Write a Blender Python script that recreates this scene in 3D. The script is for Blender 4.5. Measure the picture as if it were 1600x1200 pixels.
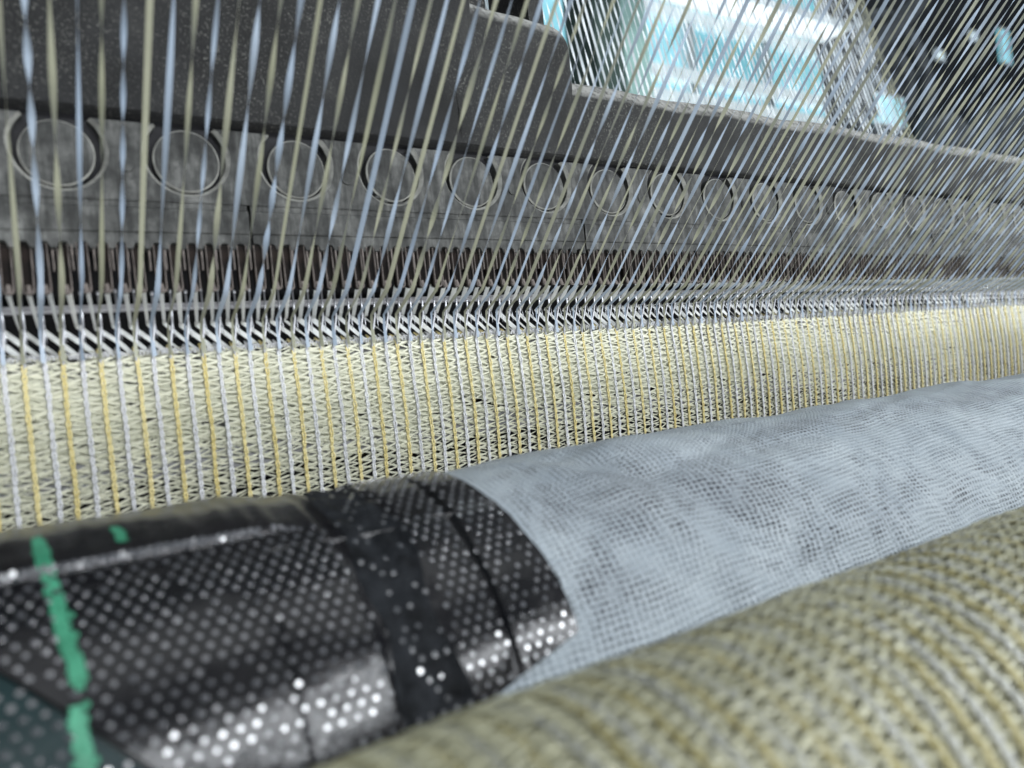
import bpy, math, random
from mathutils import Vector, Matrix, noise

R = math.radians
PI = math.pi
rnd = random.Random(7)
sc = bpy.context.scene
for o in list(bpy.data.objects):
    bpy.data.objects.remove(o)
C = sc.collection

# ------------------------------------------------------------------ camera
# X runs along the knitting machine, Y goes into it, Z is up; metres, camera at the origin
camd = bpy.data.cameras.new("camera")
cam = bpy.data.objects.new("camera", camd)
C.objects.link(cam)
cr = Vector((0.83187234, -0.54567544, -0.10112725))
cu = Vector((0.08455845, -0.05546701, 0.9948735))
cf = Vector((0.54848726, 0.83615891, 0.0))
cam.matrix_world = Matrix(((cr.x, cu.x, -cf.x, 0), (cr.y, cu.y, -cf.y, 0), (cr.z, cu.z, -cf.z, 0), (0, 0, 0, 1)))
camd.sensor_width = 36
camd.lens = 27.0
camd.clip_start = 0.004
camd.clip_end = 50
camd.dof.use_dof = True
camd.dof.focus_distance = 0.295
camd.dof.aperture_fstop = 11.5
camd.dof.aperture_blades = 0
sc.camera = cam

# ------------------------------------------------------------------ light
world = bpy.data.worlds.new("World")
sc.world = world
world.use_nodes = True
bg = world.node_tree.nodes["Background"]
bg.inputs[0].default_value = (0.62, 0.75, 0.9, 1)
bg.inputs[1].default_value = 0.19
sc.view_settings.view_transform = 'Standard'
sc.view_settings.look = 'None'
sc.view_settings.exposure = 0.0
sc.view_settings.gamma = 1.0


def area(name, loc, target, sx, sy, power, col):
    l = bpy.data.lights.new(name, 'AREA')
    l.shape = 'RECTANGLE'
    l.size = sx
    l.size_y = sy
    l.energy = power
    l.color = col
    o = bpy.data.objects.new(name, l)
    C.objects.link(o)
    o.location = loc
    d = (Vector(target) - Vector(loc)).normalized()
    x = Vector((1, 0, 0))
    x = (x - d * x.dot(d)).normalized()
    z = -d
    y = z.cross(x)
    o.matrix_world = Matrix(((x.x, y.x, z.x, loc[0]), (x.y, y.y, z.y, loc[1]), (x.z, y.z, z.z, loc[2]), (0, 0, 0, 1)))
    return o


# ceiling tubes behind the photographer; the backlight and both fills are added, unseen
area("tube_row_behind", (0.7, -1.0, 0.50), (0.3, 0.15, 0.0), 3.2, 0.13, 50, (0.92, 0.96, 1.0))
area("tape_backlight", (0.5, 0.60, 0.86), (0.3, 0.16, 0.0), 2.4, 0.05, 5, (0.92, 0.96, 1.0))  # added weak backlight for the tapes
area("overhead_fill", (0.6, -0.8, 2.60), (0.4, 0.2, 0.0), 3.0, 1.2, 21, (0.94, 0.97, 1.0))  # added soft fill from above, not a row of tubes
area("low_fill", (0.5, -1.5, -0.64), (0.3, 0.2, 0.0), 3.0, 0.4, 54, (0.96, 0.98, 1.0))  # added unseen fill, brightens the tape undersides at the needles
area("window_daylight", (3.0, 2.1, 3.0), (0.45, 0.12, 0.12), 3.0, 2.0, 36, (0.86, 0.97, 1.0))


# ------------------------------------------------------------------ helpers
def tag(o, label=None, cat=None, group=None, kind=None):
    if label:
        o['label'] = label
    if cat:
        o['category'] = cat
    if group:
        o['group'] = group
    if kind:
        o['kind'] = kind
    return o


def empty(name, loc=(0, 0, 0)):
    o = bpy.data.objects.new(name, None)
    o.empty_display_size = 0.01
    C.objects.link(o)
    o.location = loc
    return o


class MB:
    def __init__(s):
        s.v = []
        s.f = []
        s.m = []
        s.uv = {}

    def add(s, vs, fs, m=0):
        n = len(s.v)
        s.v.extend(vs)
        for f in fs:
            s.f.append(tuple(i + n for i in f))
            s.m.append(m)

    def box(s, a, b, m=0, bev=0.0):
        x0, y0, z0 = a
        x1, y1, z1 = b
        if bev <= 0:
            vs = [(x, y, z) for x in (x0, x1) for y in (y0, y1) for z in (z0, z1)]
            s.add(vs, [(0, 1, 3, 2), (4, 6, 7, 5), (0, 4, 5, 1), (2, 3, 7, 6), (0, 2, 6, 4), (1, 5, 7, 3)], m)
            return
        # extruded octagon-ish section in YZ, bevelled, capped
        pr = [(y0 + bev, z0), (y1 - bev, z0), (y1, z0 + bev), (y1, z1 - bev), (y1 - bev, z1), (y0 + bev, z1), (y0, z1 - bev), (y0, z0 + bev)]
        s.prism(pr, x0, x1, m)

    def prism(s, pr, x0, x1, m=0):
        n = len(pr)
        vs = [(x0, y, z) for y, z in pr] + [(x1, y, z) for y, z in pr]
        fs = [(i, (i + 1) % n, (i + 1) % n + n, i + n) for i in range(n)]
        fs.append(tuple(range(n - 1, -1, -1)))
        fs.append(tuple(range(n, 2 * n)))
        s.add(vs, fs, m)

    def grid(s, fn, nu, nv, m=0):
        vs = [fn(i / nu, j / nv) for j in range(nv + 1) for i in range(nu + 1)]
        fs = [(j * (nu + 1) + i, j * (nu + 1) + i + 1, (j + 1) * (nu + 1) + i + 1, (j + 1) * (nu + 1) + i) for j in range(nv) for i in range(nu)]
        s.add(vs, fs, m)

    def tube(s, pts, rad, sides=6, m=0, caps=True, flat=1.0):
        pts = [Vector(p) for p in pts]
        n = len(pts)
        base = len(s.v)
        for i, p in enumerate(pts):
            t = (pts[min(i + 1, n - 1)] - pts[max(i - 1, 0)]).normalized()
            a = Vector((0, 1, 0)) if abs(t.y) < 0.9 else Vector((1, 0, 0))
            u = t.cross(a).normalized()
            w = t.cross(u)
            r = rad[i] if isinstance(rad, (list, tuple)) else rad
            for k in range(sides):
                an = 2 * PI * k / sides
                s.v.append(tuple(p + u * (r * math.cos(an)) + w * (r * flat * math.sin(an))))
        for i in range(n - 1):
            for k in range(sides):
                a = base + i * sides + k
                b = base + i * sides + (k + 1) % sides
                s.f.append((a, b, b + sides, a + sides))
                s.m.append(m)
        if caps:
            s.f.append(tuple(base + k for k in range(sides)))
            s.m.append(m)
            s.f.append(tuple(base + (n - 1) * sides + k for k in range(sides)))
            s.m.append(m)

    def ribbon(s, pts, widths, sides, crown=0.0, m=0):
        """pts: points, sides: unit side vectors, crown: middle raised along the normal"""
        n = len(pts)
        base = len(s.v)
        for i in range(n):
            p = Vector(pts[i])
            t = Vector(pts[min(i + 1, n - 1)]) - Vector(pts[max(i - 1, 0)])
            t.normalize()
            sd = sides[i]
            nn = t.cross(sd)
            h = widths[i] / 2
            s.v.append(tuple(p - sd * h))
            s.v.append(tuple(p + nn * crown * widths[i]))
            s.v.append(tuple(p + sd * h))
        for i in range(n - 1):
            a = base + i * 3
            s.f.append((a, a + 1, a + 4, a + 3))
            s.m.append(m)
            s.f.append((a + 1, a + 2, a + 5, a + 4))
            s.m.append(m)

    def mesh(s, name, mats, smooth=True):
        me = bpy.data.meshes.new(name)
        me.from_pydata(s.v, [], s.f)
        for mt in (mats if isinstance(mats, (list, tuple)) else [mats]):
            me.materials.append(mt)
        if len(set(s.m)) > 1:
            me.polygons.foreach_set("material_index", s.m)
        if smooth:
            me.polygons.foreach_set("use_smooth", [True] * len(s.f))
        me.update()
        return me

    def build(s, name, mats, parent=None, smooth=False):
        o = bpy.data.objects.new(name, s.mesh(name, mats, smooth))
        C.objects.link(o)
        if parent:
            o.parent = parent
        return o


def inst(name, me, parent=None, loc=(0, 0, 0), mat=None):
    o = bpy.data.objects.new(name, me)
    C.objects.link(o)
    o.location = loc
    if parent:
        o.parent = parent
    if mat:
        o.material_slots[0].link = 'OBJECT'
        o.material_slots[0].material = mat
    return o


# ------------------------------------------------------------------ materials
class NT:
    def __init__(s, name):
        s.mat = bpy.data.materials.new(name)
        s.mat.use_nodes = True
        s.t = s.mat.node_tree
        s.b = s.t.nodes["Principled BSDF"]
        s.out = s.t.nodes["Material Output"]

    def n(s, typ, **kw):
        nd = s.t.nodes.new(typ)
        for k, v in kw.items():
            setattr(nd, k, v)
        return nd

    def l(s, a, b):
        s.t.links.new(a, b)

    def val(s, sock, v):
        if hasattr(v, 'links') or hasattr(v, 'is_linked'):
            s.l(v, sock)
        else:
            sock.default_value = v

    def math(s, op, a, b=0.0, c=0.0, clamp=False):
        nd = s.n('ShaderNodeMath', operation=op)
        nd.use_clamp = clamp
        s.val(nd.inputs[0], a)
        s.val(nd.inputs[1], b)
        s.val(nd.inputs[2], c)
        return nd.outputs[0]

    def mix(s, f, a, b):
        nd = s.n('ShaderNodeMix', data_type='RGBA')
        s.val(nd.inputs[0], f)
        s.val(nd.inputs[6], a)
        s.val(nd.inputs[7], b)
        return nd.outputs[2]

    def coord(s, kind='Object'):
        return s.n('ShaderNodeTexCoord').outputs[kind]

    def noise(s, scale, detail=4.0, rough=0.55, vec=None, sc3=None):
        nd = s.n('ShaderNodeTexNoise')
        nd.inputs['Scale'].default_value = scale
        nd.inputs['Detail'].default_value = detail
        nd.inputs['Roughness'].default_value = rough
        v = vec if vec is not None else s.coord()
        if sc3:
            mp = s.n('ShaderNodeMapping')
            mp.inputs['Scale'].default_value = sc3
            s.l(v, mp.inputs[0])
            v = mp.outputs[0]
        s.l(v, nd.inputs['Vector'])
        return nd.outputs['Fac']

    def ramp(s, f, stops):
        nd = s.n('ShaderNodeValToRGB')
        cr_ = nd.color_ramp
        while len(cr_.elements) < len(stops):
            cr_.elements.new(0.5)
        for e, (p, c) in zip(cr_.elements, stops):
            e.position = p
            e.color = c if len(c) == 4 else (*c, 1)
        s.l(f, nd.inputs[0])
        return nd.outputs[0]

    def bump(s, h, strength, dist):
        nd = s.n('ShaderNodeBump')
        nd.inputs['Strength'].default_value = strength
        nd.inputs['Distance'].default_value = dist
        s.l(h, nd.inputs['Height'])
        s.l(nd.outputs[0], s.b.inputs['Normal'])


def film(name, col, col2, trans=0.35, rough=0.34, metal=0.0, spec=0.5, white=0.0):
    """stretched plastic tape or yarn: glossy, slightly translucent, a little different on every object"""
    t = NT(name)
    oi = t.n('ShaderNodeObjectInfo')
    nz = t.noise(260, 3, 0.6)
    f = t.math('ADD', t.math('MULTIPLY', oi.outputs['Random'], 0.55), t.math('MULTIPLY', nz, 0.55), clamp=True)
    c = t.mix(f, (*col, 1), (*col2, 1))
    t.l(c, t.b.inputs['Base Color'])
    t.b.inputs['Roughness'].default_value = rough
    t.b.inputs['Specular IOR Level'].default_value = spec
    st = t.noise(900, 2, 0.5)
    t.bump(st, 0.25, 0.0003)
    if trans > 0:
        tr = t.n('ShaderNodeBsdfTranslucent')
        t.l(t.mix(white, c, (0.86, 0.90, 0.92, 1)), tr.inputs['Color'])
        mx = t.n('ShaderNodeMixShader')
        mx.inputs[0].default_value = trans
        t.l(t.b.outputs[0], mx.inputs[1])
        t.l(tr.outputs[0], mx.inputs[2])
        t.l(mx.outputs[0], t.out.inputs['Surface'])
    return t.mat


M = {}
M['tape_blue'] = film('blue_film', (0.24, 0.305, 0.39), (0.36, 0.425, 0.50), 0.30, white=0.25)
M['tape_olive'] = film('olive_film', (0.22, 0.225, 0.15), (0.32, 0.322, 0.24), 0.30, white=0.20)
M['tape_white'] = film('white_film', (0.82, 0.86, 0.86), (0.92, 0.92, 0.87), 0.40)
M['tape_back'] = film('back_film', (0.76, 0.84, 0.88), (0.86, 0.90, 0.91), 0.42)
M['yellow'] = film('yellow_yarn', (0.64, 0.53, 0.20), (0.78, 0.69, 0.36), 0.25, 0.3)
M['white'] = film('white_yarn', (0.60, 0.60, 0.61), (0.74, 0.745, 0.75), 0.25, 0.38)
M['cream'] = film('cream_yarn', (0.62, 0.612, 0.46), (0.77, 0.763, 0.63), 0.25, 0.3)
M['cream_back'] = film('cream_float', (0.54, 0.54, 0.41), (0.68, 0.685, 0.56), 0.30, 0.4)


def simple(name, col, rough=0.5, metal=0.0, nscale=None, col2=None, bump=0.0, bscale=600, bdist=0.0005, spec=0.5, stretch=None):
    t = NT(name)
    if nscale:
        nz = t.noise(nscale, 6, 0.62, sc3=stretch)
        cc = t.ramp(nz, [(0.30, col), (0.70, col2 or col)])
        t.l(cc, t.b.inputs['Base Color'])
    else:
        t.b.inputs['Base Color'].default_value = (*col, 1)
    t.b.inputs['Roughness'].default_value = rough
    t.b.inputs['Metallic'].default_value = metal
    t.b.inputs['Specular IOR Level'].default_value = spec
    if bump:
        t.bump(t.noise(bscale, 5, 0.6), bump, bdist)
    return t.mat


def cast_iron():
    """dark painted casting, speckled by dust and fibre, dust lying on what faces up"""
    t = NT('dusty_cast_paint')
    big = t.noise(38, 5, 0.6)
    base = t.ramp(big, [(0.34, (0.003, 0.0032, 0.0036)), (0.55, (0.010, 0.0105, 0.0115)), (0.72, (0.028, 0.028, 0.027))])
    fine = t.noise(1500, 3, 0.7)
    zone = t.noise(22, 2, 0.5)
    sp = t.math('MULTIPLY', t.math('MULTIPLY', t.math('SUBTRACT', fine, 0.56), 9.0, clamp=True),
                t.math('MULTIPLY', t.math('SUBTRACT', zone, 0.36), 3.2, clamp=True), clamp=True)
    # more fluff has settled towards the far (right) end of the machine
    sx = t.n('ShaderNodeSeparateXYZ')
    t.l(t.coord(), sx.inputs[0])
    far = t.math('MULTIPLY', t.math('ADD', sx.outputs[0], t.math('MULTIPLY', zone, 0.25)), 3.2, clamp=True)
    sp = t.math('MULTIPLY', sp, t.math('ADD', t.math('MULTIPLY', far, 0.9), 0.04))
    base = t.mix(t.math('MULTIPLY', far, t.math('MULTIPLY', t.math('ADD', t.noise(70, 5, 0.65), 1.0), 0.18)), base, (0.065, 0.065, 0.062, 1))
    c = t.mix(t.math('MULTIPLY', sp, 0.8), base, (0.20, 0.20, 0.18, 1))
    gm = t.n('ShaderNodeNewGeometry')
    sep = t.n('ShaderNodeSeparateXYZ')
    t.l(gm.outputs['Normal'], sep.inputs[0])
    up = t.math('MULTIPLY', t.math('SUBTRACT', sep.outputs[2], 0.22), 3.0, clamp=True)
    dn = t.noise(420, 5, 0.7)
    dd = t.math('MULTIPLY', up, t.math('MULTIPLY', t.math('SUBTRACT', dn, 0.33), 5.0, clamp=True), clamp=True)
    c2 = t.mix(dd, c, (0.25, 0.25, 0.235, 1))
    t.l(c2, t.b.inputs['Base Color'])
    t.b.inputs['Roughness'].default_value = 0.75
    t.b.inputs['Specular IOR Level'].default_value = 0.12
    t.bump(t.math('ADD', t.math('MULTIPLY', fine, 0.5), t.noise(260, 4, 0.6)), 0.6, 0.0008)
    return t.mat


def lead_grey():
    """worn grey casting of the guide blocks: smears, vertical streaks, dark pits"""
    t = NT('worn_block_metal')
    pos = t.n('ShaderNodeNewGeometry').outputs['Position']
    a = t.noise(110, 7, 0.72, vec=pos)
    st = t.noise(60, 6, 0.7, vec=pos, sc3=(7.0, 1.0, 0.7))
    f = t.math('ADD', t.math('MULTIPLY', a, 0.55), t.math('MULTIPLY', st, 0.45))
    base = t.ramp(f, [(0.38, (0.009, 0.009, 0.0085)), (0.47, (0.027, 0.028, 0.0265)), (0.54, (0.056, 0.057, 0.054)), (0.66, (0.13, 0.132, 0.125))])
    pits = t.noise(330, 3, 0.6, vec=pos)
    pf = t.math('MULTIPLY', t.math('SUBTRACT', 0.36, pits), 12.0, clamp=True)
    c = t.mix(t.math('MULTIPLY', pf, 0.8), base, (0.02, 0.02, 0.019, 1))
    t.l(c, t.b.inputs['Base Color'])
    t.b.inputs['Roughness'].default_value = 0.6
    t.b.inputs['Specular IOR Level'].default_value = 0.2
    t.bump(t.math('ADD', a, t.math('MULTIPLY', pits, 0.6)), 0.5, 0.0006)
    return t.mat


M['cast'] = cast_iron()
M['lead'] = lead_grey()
M['rim'] = simple('worn_rim', (0.12, 0.12, 0.11), 0.5, 0.1, 300, (0.34, 0.34, 0.31), 0.4, 700, 0.0003)
M['blade'] = simple('oily_guide_steel', (0.003, 0.003, 0.003), 0.7, 0.0, 200, (0.018, 0.013, 0.011), 0.2, 500, spec=0.08)
M['blade_rim'] = simple('guide_edge_steel', (0.05, 0.042, 0.038), 0.5, 0.0, 300, (0.18, 0.155, 0.14), spec=0.2)
M['needle'] = simple('needle_steel', (0.28, 0.285, 0.30), 0.34, 0.6, 300, (0.52, 0.53, 0.56))
M['rail'] = simple('rail_steel', (0.34, 0.335, 0.35), 0.4, 0.0, 200, (0.48, 0.48, 0.50), 0.3, 500, 0.0003)
M['black'] = simple('void_shade_black', (0.006, 0.006, 0.007), 0.6, 0.0, 120, (0.016, 0.016, 0.018), spec=0.15)  # near-black standing in for shade in gaps and the void behind the needles
M['bar'] = simple('knock_over_steel', (0.16, 0.16, 0.155), 0.4, 0.3, 160, (0.30, 0.30, 0.29))
M['greybar'] = simple('grey_machine_steel', (0.11, 0.11, 0.11), 0.5, 0.3, 160, (0.2, 0.2, 0.2))


def rubber():
    t = NT('black_grip_rubber')
    nz = t.noise(55, 4, 0.6)
    c = t.ramp(nz, [(0.35, (0.003, 0.003, 0.004)), (0.75, (0.010, 0.0095, 0.010))])
    t.l(c, t.b.inputs['Base Color'])
    rg = t.noise(160, 4, 0.6)
    t.l(t.math('ADD', t.math('MULTIPLY', rg, 0.20), 0.13), t.b.inputs['Roughness'])
    t.bump(t.noise(420, 3, 0.6), 0.35, 0.0004)
    t.b.inputs['Specular IOR Level'].default_value = 0.30
    return t.mat


M['rubber'] = rubber()
M['rubber_teal'] = simple('dark_teal_rubber', (0.003, 0.011, 0.012), 0.5, 0.0, 60, (0.008, 0.024, 0.025), 0.3, 700, 0.0004, spec=0.2)
M['stud'] = simple('stud_rubber', (0.026, 0.027, 0.030), 0.23, 0.0, 500, (0.055, 0.058, 0.064), spec=1.0)
M['stud'].node_tree.nodes['Principled BSDF'].inputs['Coat Weight'].default_value = 1.0
M['stud'].node_tree.nodes['Principled BSDF'].inputs['Coat Roughness'].default_value = 0.18
M['stud'].node_tree.nodes['Principled BSDF'].inputs['Coat IOR'].default_value = 1.6
gt = NT('worn_green_paint')
gn = gt.noise(500, 5, 0.75)
gc = gt.ramp(gt.noise(160, 4, 0.6), [(0.3, (0.008, 0.12, 0.06)), (0.7, (0.05, 0.27, 0.155))])
gw = gt.math('MULTIPLY', gt.math('SUBTRACT', 0.42, gn), 9.0, clamp=True)
gt.l(gt.mix(gw, gc, (0.008, 0.012, 0.011, 1)), gt.b.inputs['Base Color'])
gt.b.inputs['Roughness'].default_value = 0.55
gt.bump(gn, 0.5, 0.0004)
M['green'] = gt.mat
M['roll_core'] = simple('wound_net_core', (0.13, 0.125, 0.07), 0.7, 0.0, 400, (0.30, 0.29, 0.18))
M['matte'] = simple('matte_black_rubber', (0.003, 0.0035, 0.004), 0.75, 0.0, 220, (0.016, 0.018, 0.021), 0.8, 260, 0.002, spec=0.12)


def net_cloth():
    """two layers of fine grey-blue net; the meshes of one slide over the other"""
    t = NT('grey_net')
    uvn = t.n('ShaderNodeTexCoord').outputs['UV']   # metres along the roller / round it
    sep = t.n('ShaderNodeSeparateXYZ')
    t.l(uvn, sep.inputs[0])
    u, v = sep.outputs[0], sep.outputs[1]
    w1 = t.math('MULTIPLY', t.math('SUBTRACT', t.noise(24, 2, 0.5, vec=uvn), 0.5), 0.0065)
    w2 = t.math('MULTIPLY', t.math('SUBTRACT', t.noise(17, 2, 0.5, vec=uvn), 0.5), 0.0060)
    fz = t.math('MULTIPLY', t.math('SUBTRACT', t.noise(1000, 2, 0.5, vec=uvn), 0.5), 0.0020)

    def layer(p, ang, du, dv, pw):
        ca, sa = math.cos(ang), math.sin(ang)
        a = t.math('ADD', t.math('ADD', t.math('MULTIPLY', u, ca), t.math('MULTIPLY', v, -sa)), du)
        b = t.math('ADD', t.math('ADD', t.math('MULTIPLY', u, sa), t.math('MULTIPLY', v, ca)), dv)
        a = t.math('ADD', a, fz)
        sa_ = t.math('ADD', t.math('MULTIPLY', t.math('SINE', t.math('MULTIPLY', a, 2 * PI / (p * 1.40))), 0.5), 0.5)
        sb_ = t.math('ADD', t.math('MULTIPLY', t.math('SINE', t.math('MULTIPLY', b, 2 * PI / (p * 1.0))), 0.5), 0.5)
        return t.math('POWER', t.math('MULTIPLY', sa_, sb_), pw)
    h1 = layer(0.00128, 0.05, w1, w2, 0.8)
    h2 = layer(0.00117, -0.07, t.math('MULTIPLY', w2, 1.4), w1, 0.8)
    both = t.math('MULTIPLY', h1, h2)
    zone = t.ramp(t.noise(19, 3, 0.55, vec=uvn), [(0.30, (0.45, 0.45, 0.45)), (0.55, (1, 1, 1))])
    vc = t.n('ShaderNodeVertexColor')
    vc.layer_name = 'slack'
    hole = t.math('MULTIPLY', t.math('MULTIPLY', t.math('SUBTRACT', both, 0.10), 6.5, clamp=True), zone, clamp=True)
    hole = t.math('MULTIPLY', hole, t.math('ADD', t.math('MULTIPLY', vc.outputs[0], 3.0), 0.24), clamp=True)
    tone = t.ramp(t.noise(60, 5, 0.6, vec=uvn), [(0.3, (0.225, 0.26, 0.285)), (0.7, (0.315, 0.352, 0.372))])
    fb = t.noise(1100, 3, 0.75, vec=uvn)
    tone = t.mix(t.math('MULTIPLY', t.math('SUBTRACT', 0.5, fb), 3.0, clamp=True), tone, (0.20, 0.24, 0.28, 1))
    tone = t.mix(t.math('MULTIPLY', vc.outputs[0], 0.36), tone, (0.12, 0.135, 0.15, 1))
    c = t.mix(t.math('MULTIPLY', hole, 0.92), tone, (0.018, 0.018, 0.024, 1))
    t.l(c, t.b.inputs['Base Color'])
    glint = t.math('MULTIPLY', t.math('SUBTRACT', t.noise(600, 1, 0.5, vec=uvn), 0.70), 20.0, clamp=True)
    t.l(t.math('SUBTRACT', 0.55, t.math('MULTIPLY', glint, 0.40)), t.b.inputs['Roughness'])
    t.b.inputs['Specular IOR Level'].default_value = 0.45
    t.bump(t.math('SUBTRACT', t.math('MULTIPLY', fb, 0.3), t.math('ADD', h1, t.math('MULTIPLY', both, 1.0))), 0.7, 0.0005)
    return t.mat


M['net'] = net_cloth()


def emit(name, col, strength):
    t = NT(name)
    t.b.inputs['Base Color'].default_value = (0.6, 0.7, 0.75, 1)
    nz = t.noise(3.0, 3, 0.6)
    c = t.mix(nz, (col[0] * 0.75, col[1] * 0.88, col[2] * 0.9, 1), (min(1, col[0] * 1.25), min(1, col[1] * 1.1), min(1, col[2] * 1.08), 1))
    t.l(c, t.b.inputs['Emission Color'])
    t.b.inputs['Emission Strength'].default_value = strength
    return t.mat


M['glass_cyan'] = emit('daylit_cyan_glass', (0.13, 0.50, 0.60), 0.95)
M['glass_teal'] = emit('daylit_teal_glass', (0.03, 0.36, 0.45), 0.8)
M['tube_light'] = emit('lit_tube', (0.95, 0.98, 1.0), 1.15)
M['frame_white'] = simple('white_window_frame', (0.7, 0.78, 0.8), 0.5)
M['frame_lit'] = emit('glowing_white_sash', (0.75, 0.90, 0.95), 0.62)  # emission puts the bright daylight into the sash bars themselves
M['column'] = simple('green_grey_column_paint', (0.04, 0.075, 0.065), 0.6, 0.0, 6, (0.07, 0.11, 0.09))
M['pale_green'] = simple('pale_green_panel_paint', (0.42, 0.66, 0.60), 0.6)
M['wall_dark'] = simple('dark_blue_grey', (0.010, 0.011, 0.014), 0.8, 0.0, 2, (0.022, 0.024, 0.030))  # dark blue-grey shared by the far wall and the cabinet
M['dust_grey'] = simple('dusty_grey_paint', (0.03, 0.036, 0.042), 0.7, 0.0, 30, (0.10, 0.11, 0.12), 0.5, 90, 0.004)

# ------------------------------------------------------------------ numbers of the machine
P = 0.0042            # needle pitch
NMAX = 130            # last needle in view
S = 0.00245           # length of one stitch
X = Vector((1, 0, 0))

# ------------------------------------------------------------------ upper beam with its bracket
BX0, BX1 = -0.06, 0.66
beam = empty('guide_beam', (0.28, 0.24, 0.09))
tag(beam, 'dusty dark cast beam running above the row of round recesses', 'machine beam')


def put(o, par):
    """parent while keeping world coordinates of mesh data"""
    o.parent = par
    o.matrix_parent_inverse = Matrix.Translation(-par.location)
    return o


def lump(x, z, amp=0.0010):
    return amp * (noise.noise(Vector((x * 28, z * 28, 3.1))) + 0.5 * noise.noise(Vector((x * 75, z * 75, 9.0))))


mb = MB()
# section (Y,Z): lower lip, front face, rounded shoulder, top
sec = [(0.262, 0.0790), (0.2150, 0.0790), (0.2146, 0.0800)]
sec += [(0.2148 + 0.0006 * i / 14, 0.0800 + 0.0215 * i / 14) for i in range(1, 15)]
for i in range(1, 9):
    a = (i / 8) ** 1.0
    sec.append((0.2154 + 0.0058 * a ** 1.25, 0.1015 + 0.0078 * (1 - (1 - a) ** 1.35)))
sec += [(0.262, 0.1095)]
NXB = 340
L = len(sec)
for k in range(NXB + 1):
    x = BX0 + (BX1 - BX0) * k / NXB
    for j, (y, z) in enumerate(sec):
        d = lump(x, z) if 2 < j < L - 1 else 0
        mb.v.append((x, y - d, z + (0.5 * d if j > 16 else 0)))
for k in range(NXB):
    for j in range(L - 1):
        a = k * L + j
        mb.f.append((a, a + L, a + L + 1, a + 1))
        mb.m.append(0)
put(mb.build('beam_casting', M['cast'], None, True), beam)
mb = MB()
mb.box((BX0, 0.2185, 0.0755), (BX1, 0.2610, 0.0789))
put(mb.build('seam_backing', M['black']), beam)
mb = MB()


def bracket(x0, x1, ztop, yb, seedz, xr=0.006, slope=0.0):
    """lumpy upright casting with rounded right edge and rounded top"""
    nx, nz = 60, 40

    def fn(u, v):
        x = x0 + (x1 - x0) * u
        z = 0.0795 + (ztop - slope * u - 0.0795) * v
        y = yb + 0.0006 * min(1, (z - 0.0795) / 0.02)
        rr = xr
        dx = max(0.0, (x - (x1 - rr)) / rr)
        dz = max(0.0, (z - (ztop - slope * u - rr)) / rr)
        q = min(1.0, dx * dx + dz * dz)
        y += rr * (1 - math.sqrt(max(0.0, 1 - q)))
        x -= 0.25 * rr * max(0.0, dx + dz - 1)
        return (x + 0.0012 * noise.noise(Vector((z * 60, seedz, 0))) * (u > 0.7), y - 1.5 * lump(x + seedz, z), z)
    mb.grid(fn, nx, nz)
    mb.box((x0, yb + xr, 0.1), (x1 - 0.0012, 0.262, ztop - slope - 0.0012))


bracket(0.130, 0.1850, 0.1330, 0.2136, 1.0, 0.011, 0.004)
bracket(BX0, 0.1425, 0.32, 0.2130, 4.0, 0.008)
put(mb.build('bracket_casting', M['cast'], None, True), beam)
mb = MB()
mb.box((0.1765, 0.232, 0.118), (0.1835, 0.258, 0.32), 0)
mb.box((0.153, 0.245, 0.135), (0.166, 0.258, 0.32), 0)
put(mb.build('upright_arm', M['cast']), beam)

# ------------------------------------------------------------------ guide blocks
BF = 0.2132                                   # front face of the blocks
ZT, ZREC = 0.0764, 0.0688                     # top edge, centre height of the recesses
RO, RI = 0.0104, 0.0083
ZL = 0.0562                                   # lower edge of the recess plate
ARCH = 0.0438                                 # underside


def recess_cell(mb, xc, w):
    """face round one round recess that is open at the top, with lip, wall and floor"""
    a0 = math.asin((ZT - ZREC) / RO)
    n = 40
    angs = [PI - a0 + (PI + 2 * a0) * i / n for i in range(n + 1)]   # left top, round the bottom, right top
    dep = 0.0036

    def outer(an):
        c, s_ = math.cos(an), math.sin(an)
        tx = (w / 2) / abs(c) if abs(c) > 1e-6 else 1e9
        tz = ((ZREC - ZL) / -s_) if s_ < -1e-6 else ((ZT - ZREC) / s_ if s_ > 1e-6 else 1e9)
        t = min(tx, tz)
        return (xc + c * t, ZREC + s_ * t)
    rings = []
    rings.append([(outer(a)[0], BF, outer(a)[1]) for a in angs])
    for rr, y in ((RO + 0.0006, BF - 0.00008), (RO - 0.0003, BF + 0.0012), (RO - 0.0004, BF + dep)):
        rings.append([(xc + math.cos(a) * (rr + 0.00012 * noise.noise(Vector((math.cos(a) * 3, math.sin(a) * 3, xc * 50)))), y, min(ZT, ZREC + math.sin(a) * rr)) for a in angs])
    base = len(mb.v)
    for rg in rings:
        mb.v.extend(rg)
    m = n + 1
    for k in range(len(rings) - 1):
        for i in range(n):
            a = base + k * m + i
            mb.f.append((a, a + 1, a + 1 + m, a + m))
            mb.m.append(1 if k == 1 else 0)
    # corners of the rectangle that the fan of rays cuts off
    def side(p):
        if abs(p[2] - ZT) < 1e-6:
            return 'T'
        if abs(p[2] - ZL) < 1e-6:
            return 'B'
        return 'S'
    for i in range(n):
        p, q = rings[0][i], rings[0][i + 1]
        a_, b_ = side(p), side(q)
        if a_ != b_:
            z = ZT if 'T' in (a_, b_) else ZL
            mb.add([p, q, (xc + (w / 2 if p[0] > xc else -w / 2), BF, z)], [(0, 1, 2)])
    mb.box((xc - RO, BF + dep, ZREC - RO), (xc + RO, BF + dep + 0.001, ZT), 2)


ARCH_OFF = 0.45


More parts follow.
